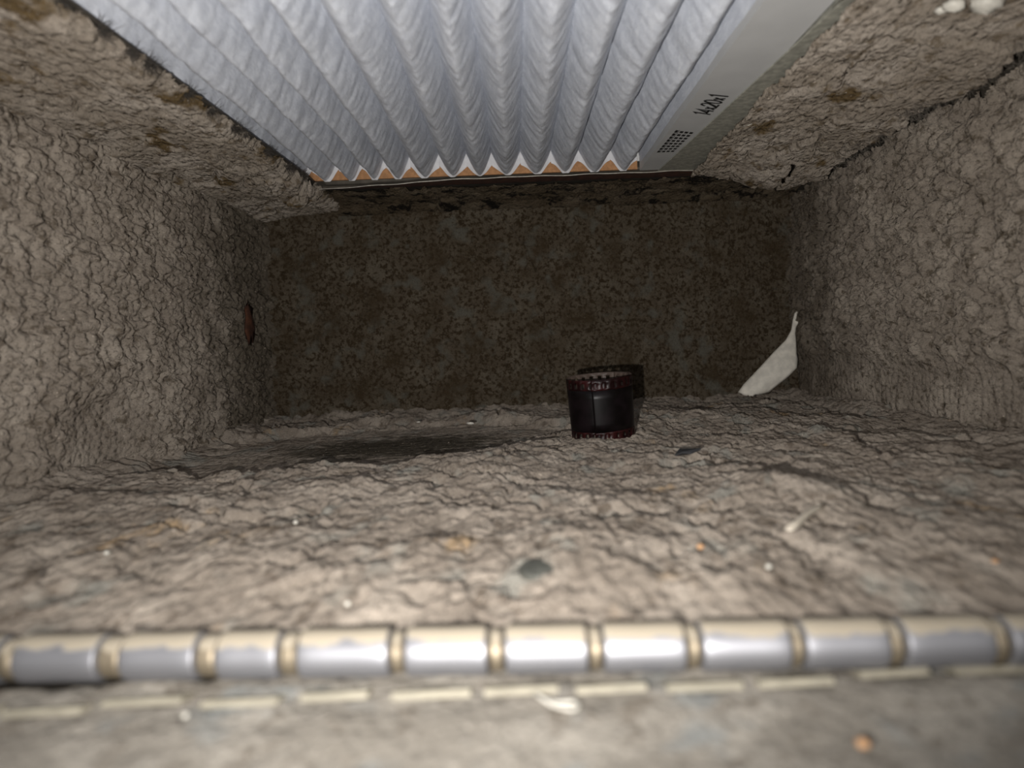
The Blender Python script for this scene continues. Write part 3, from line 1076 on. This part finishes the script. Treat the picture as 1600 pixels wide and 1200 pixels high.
for nm, mt, px, py_, w, dz, lab, cat, onz in (
        ('paper_crumb', 'crumb', 735, 662, 0.0052, 0.0003, 'slender white crumb on the worn dark floor patch, left of the film', 'crumb', None),
        ('paper_crumb', 'crumb', 654, 660, 0.0030, 0.0003, 'tiny white crumb at the back edge of the dark floor patch', 'crumb', None),
        ('paper_crumb', 'crumb', 157, 770, 0.0030, 0.0004, 'white crumb by the foot of the left wall', 'crumb', None),
        ('paper_crumb', 'crumb', 543, 946, 0.0014, 0.0004, 'bright white bead just behind the hinge, left of centre', 'crumb', None),
        ('paper_crumb', 'crumb', 1201, 888, 0.0015, 0.0004, 'cream speck in the dust right of the dark disc', 'crumb', None),
        ('paper_crumb', 'crumb', 462, 818, 0.0016, 0.0004, 'pale speck on the dust mound at left', 'crumb', None),
        ('paper_crumb', 'crumb', 167, 866, 0.0017, 0.0004, 'pale speck on the dust at far left, behind the hinge', 'crumb', None),
        ('rust_crumb', 'rust', 720, 632, 0.0085, 0.0004, 'orange-brown rust crumb at the foot of the back wall', 'crumb', None),
        ('rust_crumb', 'rust', 783, 655, 0.0070, 0.0004, 'reddish brown tuft beside the film strip', 'crumb', None),
        ('orange_crumb', 'orange', 1555, 880, 0.0022, 0.0002, 'orange crumb in the dust at far right', 'crumb', None),
        ('orange_crumb', 'orange', 1094, 854, 0.0020, 0.0000, 'faint orange crumb in the dust below the black scrap', 'crumb', None),
        ('orange_crumb', 'orange', 1349, 1167, 0.0022, 0.0005, 'round pale orange bead on the door', 'bead', -0.0066),
        ('paper_crumb', 'crumb', 290, 1122, 0.0012, 0.0005, 'white bead on the door under the left part of the hinge', 'bead', -0.0066)):
    q = fl(px, py_) if onz is None else on_z(px, py_, onz)
    flat_ = 0.45 if w > 0.0025 else 0.9
    blob(nm, MT[mt], q + Vector((0, 0, dz)), (w, w * (0.45 if w > 0.0025 else 0.9), w * flat_ * 0.8), lab, cat, seed=px, rz=0.4 * math.sin(px), rough=0.45)

# white plaster crumbs caught in the ceiling dust, top right
for px, py_, w, lab in ((1545, 4, 0.011, 'largest white plaster crumb in the ceiling dust, top right'),
                        (1492, 8, 0.007, 'white plaster crumb left of the largest one, top right'),
                        (1470, 16, 0.004, 'smallest white plaster crumb in the ceiling dust, top right')):
    q = on_z(px, py_, ZC - 0.009)
    blob('plaster_crumb', MT['crumb'], q, (w, w * 0.8, w * 0.6), lab, 'plaster', seed=px, rough=0.5)

# tiny bright wire end by the rack
qa = on_z(1158, 196, ZC - 0.004)
V, Fc = tube([(0, 0, 0), (0.002, 0.0004, -0.0002), (0.0045, 0.0002, 0.0001), (0.0065, -0.0008, 0.0008)], 0.0004, 6)
o = mesh_obj('wire_end', V, Fc, MT['edge'])
o.location = qa
tag(o, 'tiny bright wire end beside the galvanised rack', 'wire')

# rust patch on the left wall near the back corner
q = on_y(393, 505, 0.0)if False else None
d = ray(393, 505)
q = cam_loc + d * ((XL + 0.004) / d.x)
blob('rust_scab', MT['rust'], q - Vector((0.0016, 0, 0)), (0.004, 0.014, 0.026), 'dark red rust scab low on the left wall near the back', 'rust', seed=3, rough=0.9)


# ---------------------------------------------------------------- lint
def lint(name, mat, roots, normals, length, label, rad=0.00011, curl=0.5):
    n = len(roots)
    seg = 5
    r_ = np.random.default_rng(hash(name + label) % 1000 if False else len(label))
    d = normals + curl * r_.normal(size=(n, 3))
    d /= np.linalg.norm(d, axis=1)[:, None]
    L = length * (0.35 + 0.65 * r_.random(n))[:, None]
    p = roots.copy()
    ring = np.array([[math.cos(a), math.sin(a)] for a in (0, 2.094, 4.189)])
    a = np.cross(d, r_.normal(size=(n, 3)))
    a /= np.linalg.norm(a, axis=1)[:, None]
    b3 = np.cross(d, a)
    VV = []
    for s in range(seg):
        rr = rad * (1 - 0.15 * s)
        for cx, cy in ring:
            VV.append(p + rr * (cx * a + cy * b3))
        d = d + 0.35 * r_.normal(size=(n, 3))
        d /= np.linalg.norm(d, axis=1)[:, None]
        p = p + d * L / (seg - 1)
    V = np.stack(VV, 1).reshape(-1, 3)
    base = (np.arange(n) * seg * 3)[:, None]
    fs = []
    for s in range(seg - 1):
        for k in range(3):
            fs.append([s * 3 + k, s * 3 + (k + 1) % 3, (s + 1) * 3 + (k + 1) % 3, (s + 1) * 3 + k])
    f = (base[:, :, None] + np.array(fs)[None]).reshape(-1, 4)
    return tag(mesh_obj(name, V, f, mat), label, 'lint', kind='stuff')


n = 5000
yy = rng.uniform(0.20, 0.53, n)
clump = fbm(yy / 0.012, yy * 0, 2, 901)
yy = yy[clump > 0.12]
n = len(yy)
lint('lint_fringe', MT['dark_lint'], np.stack([FX0 - 0.002 + 0.003 * rng.random(n), yy, ZC - 0.001 - 0.002 * rng.random(n)], -1),
     np.tile(np.array([0.8, 0, -0.3]), (n, 1)), 0.0075, 'dark lint fringe along the left edge of the filter', curl=0.9)
n = 1500
yy = rng.uniform(0.28, 0.53, n)
xe = 0.200 + 0.007 * fbm(yy / 0.035, yy * 0 + 3, 2, 520)
lint('lint_fringe', MT['lint'], np.stack([xe + 0.004 * rng.normal(size=n), yy, ZC - 0.010 - 0.002 * rng.random(n)], -1),
     np.tile(np.array([0.5, 0, -0.6]), (n, 1)), 0.006, 'pale lint fringe on the torn dust edge over the right wall', curl=0.8)
# short fuzz over the right wall
n = 7000
ids = rng.integers(0, len(Vw), n)
me = [o for o in bpy.data.objects if o.get('label', '').startswith('woolly')][0].data
co = np.empty(len(me.vertices) * 3, np.float32)
me.vertices.foreach_get('co', co)
co = co.reshape(-1, 3)
sel = co[(co[:, 1] > 0.30) & (co[:, 2] > 0.02)]
roots = sel[rng.integers(0, len(sel), n)]
fz_ = lint('wall_fuzz', MT['lint'], roots.astype(float), np.tile(np.array([-0.5, 0, 0.0]), (n, 1)), 0.0042, 'fine fuzz standing off the right wall dust', curl=0.7)
fz_.parent = [o for o in bpy.data.objects if o.get('label', '').startswith('woolly')][0]
for key in ('label', 'category'):
    del fz_[key]
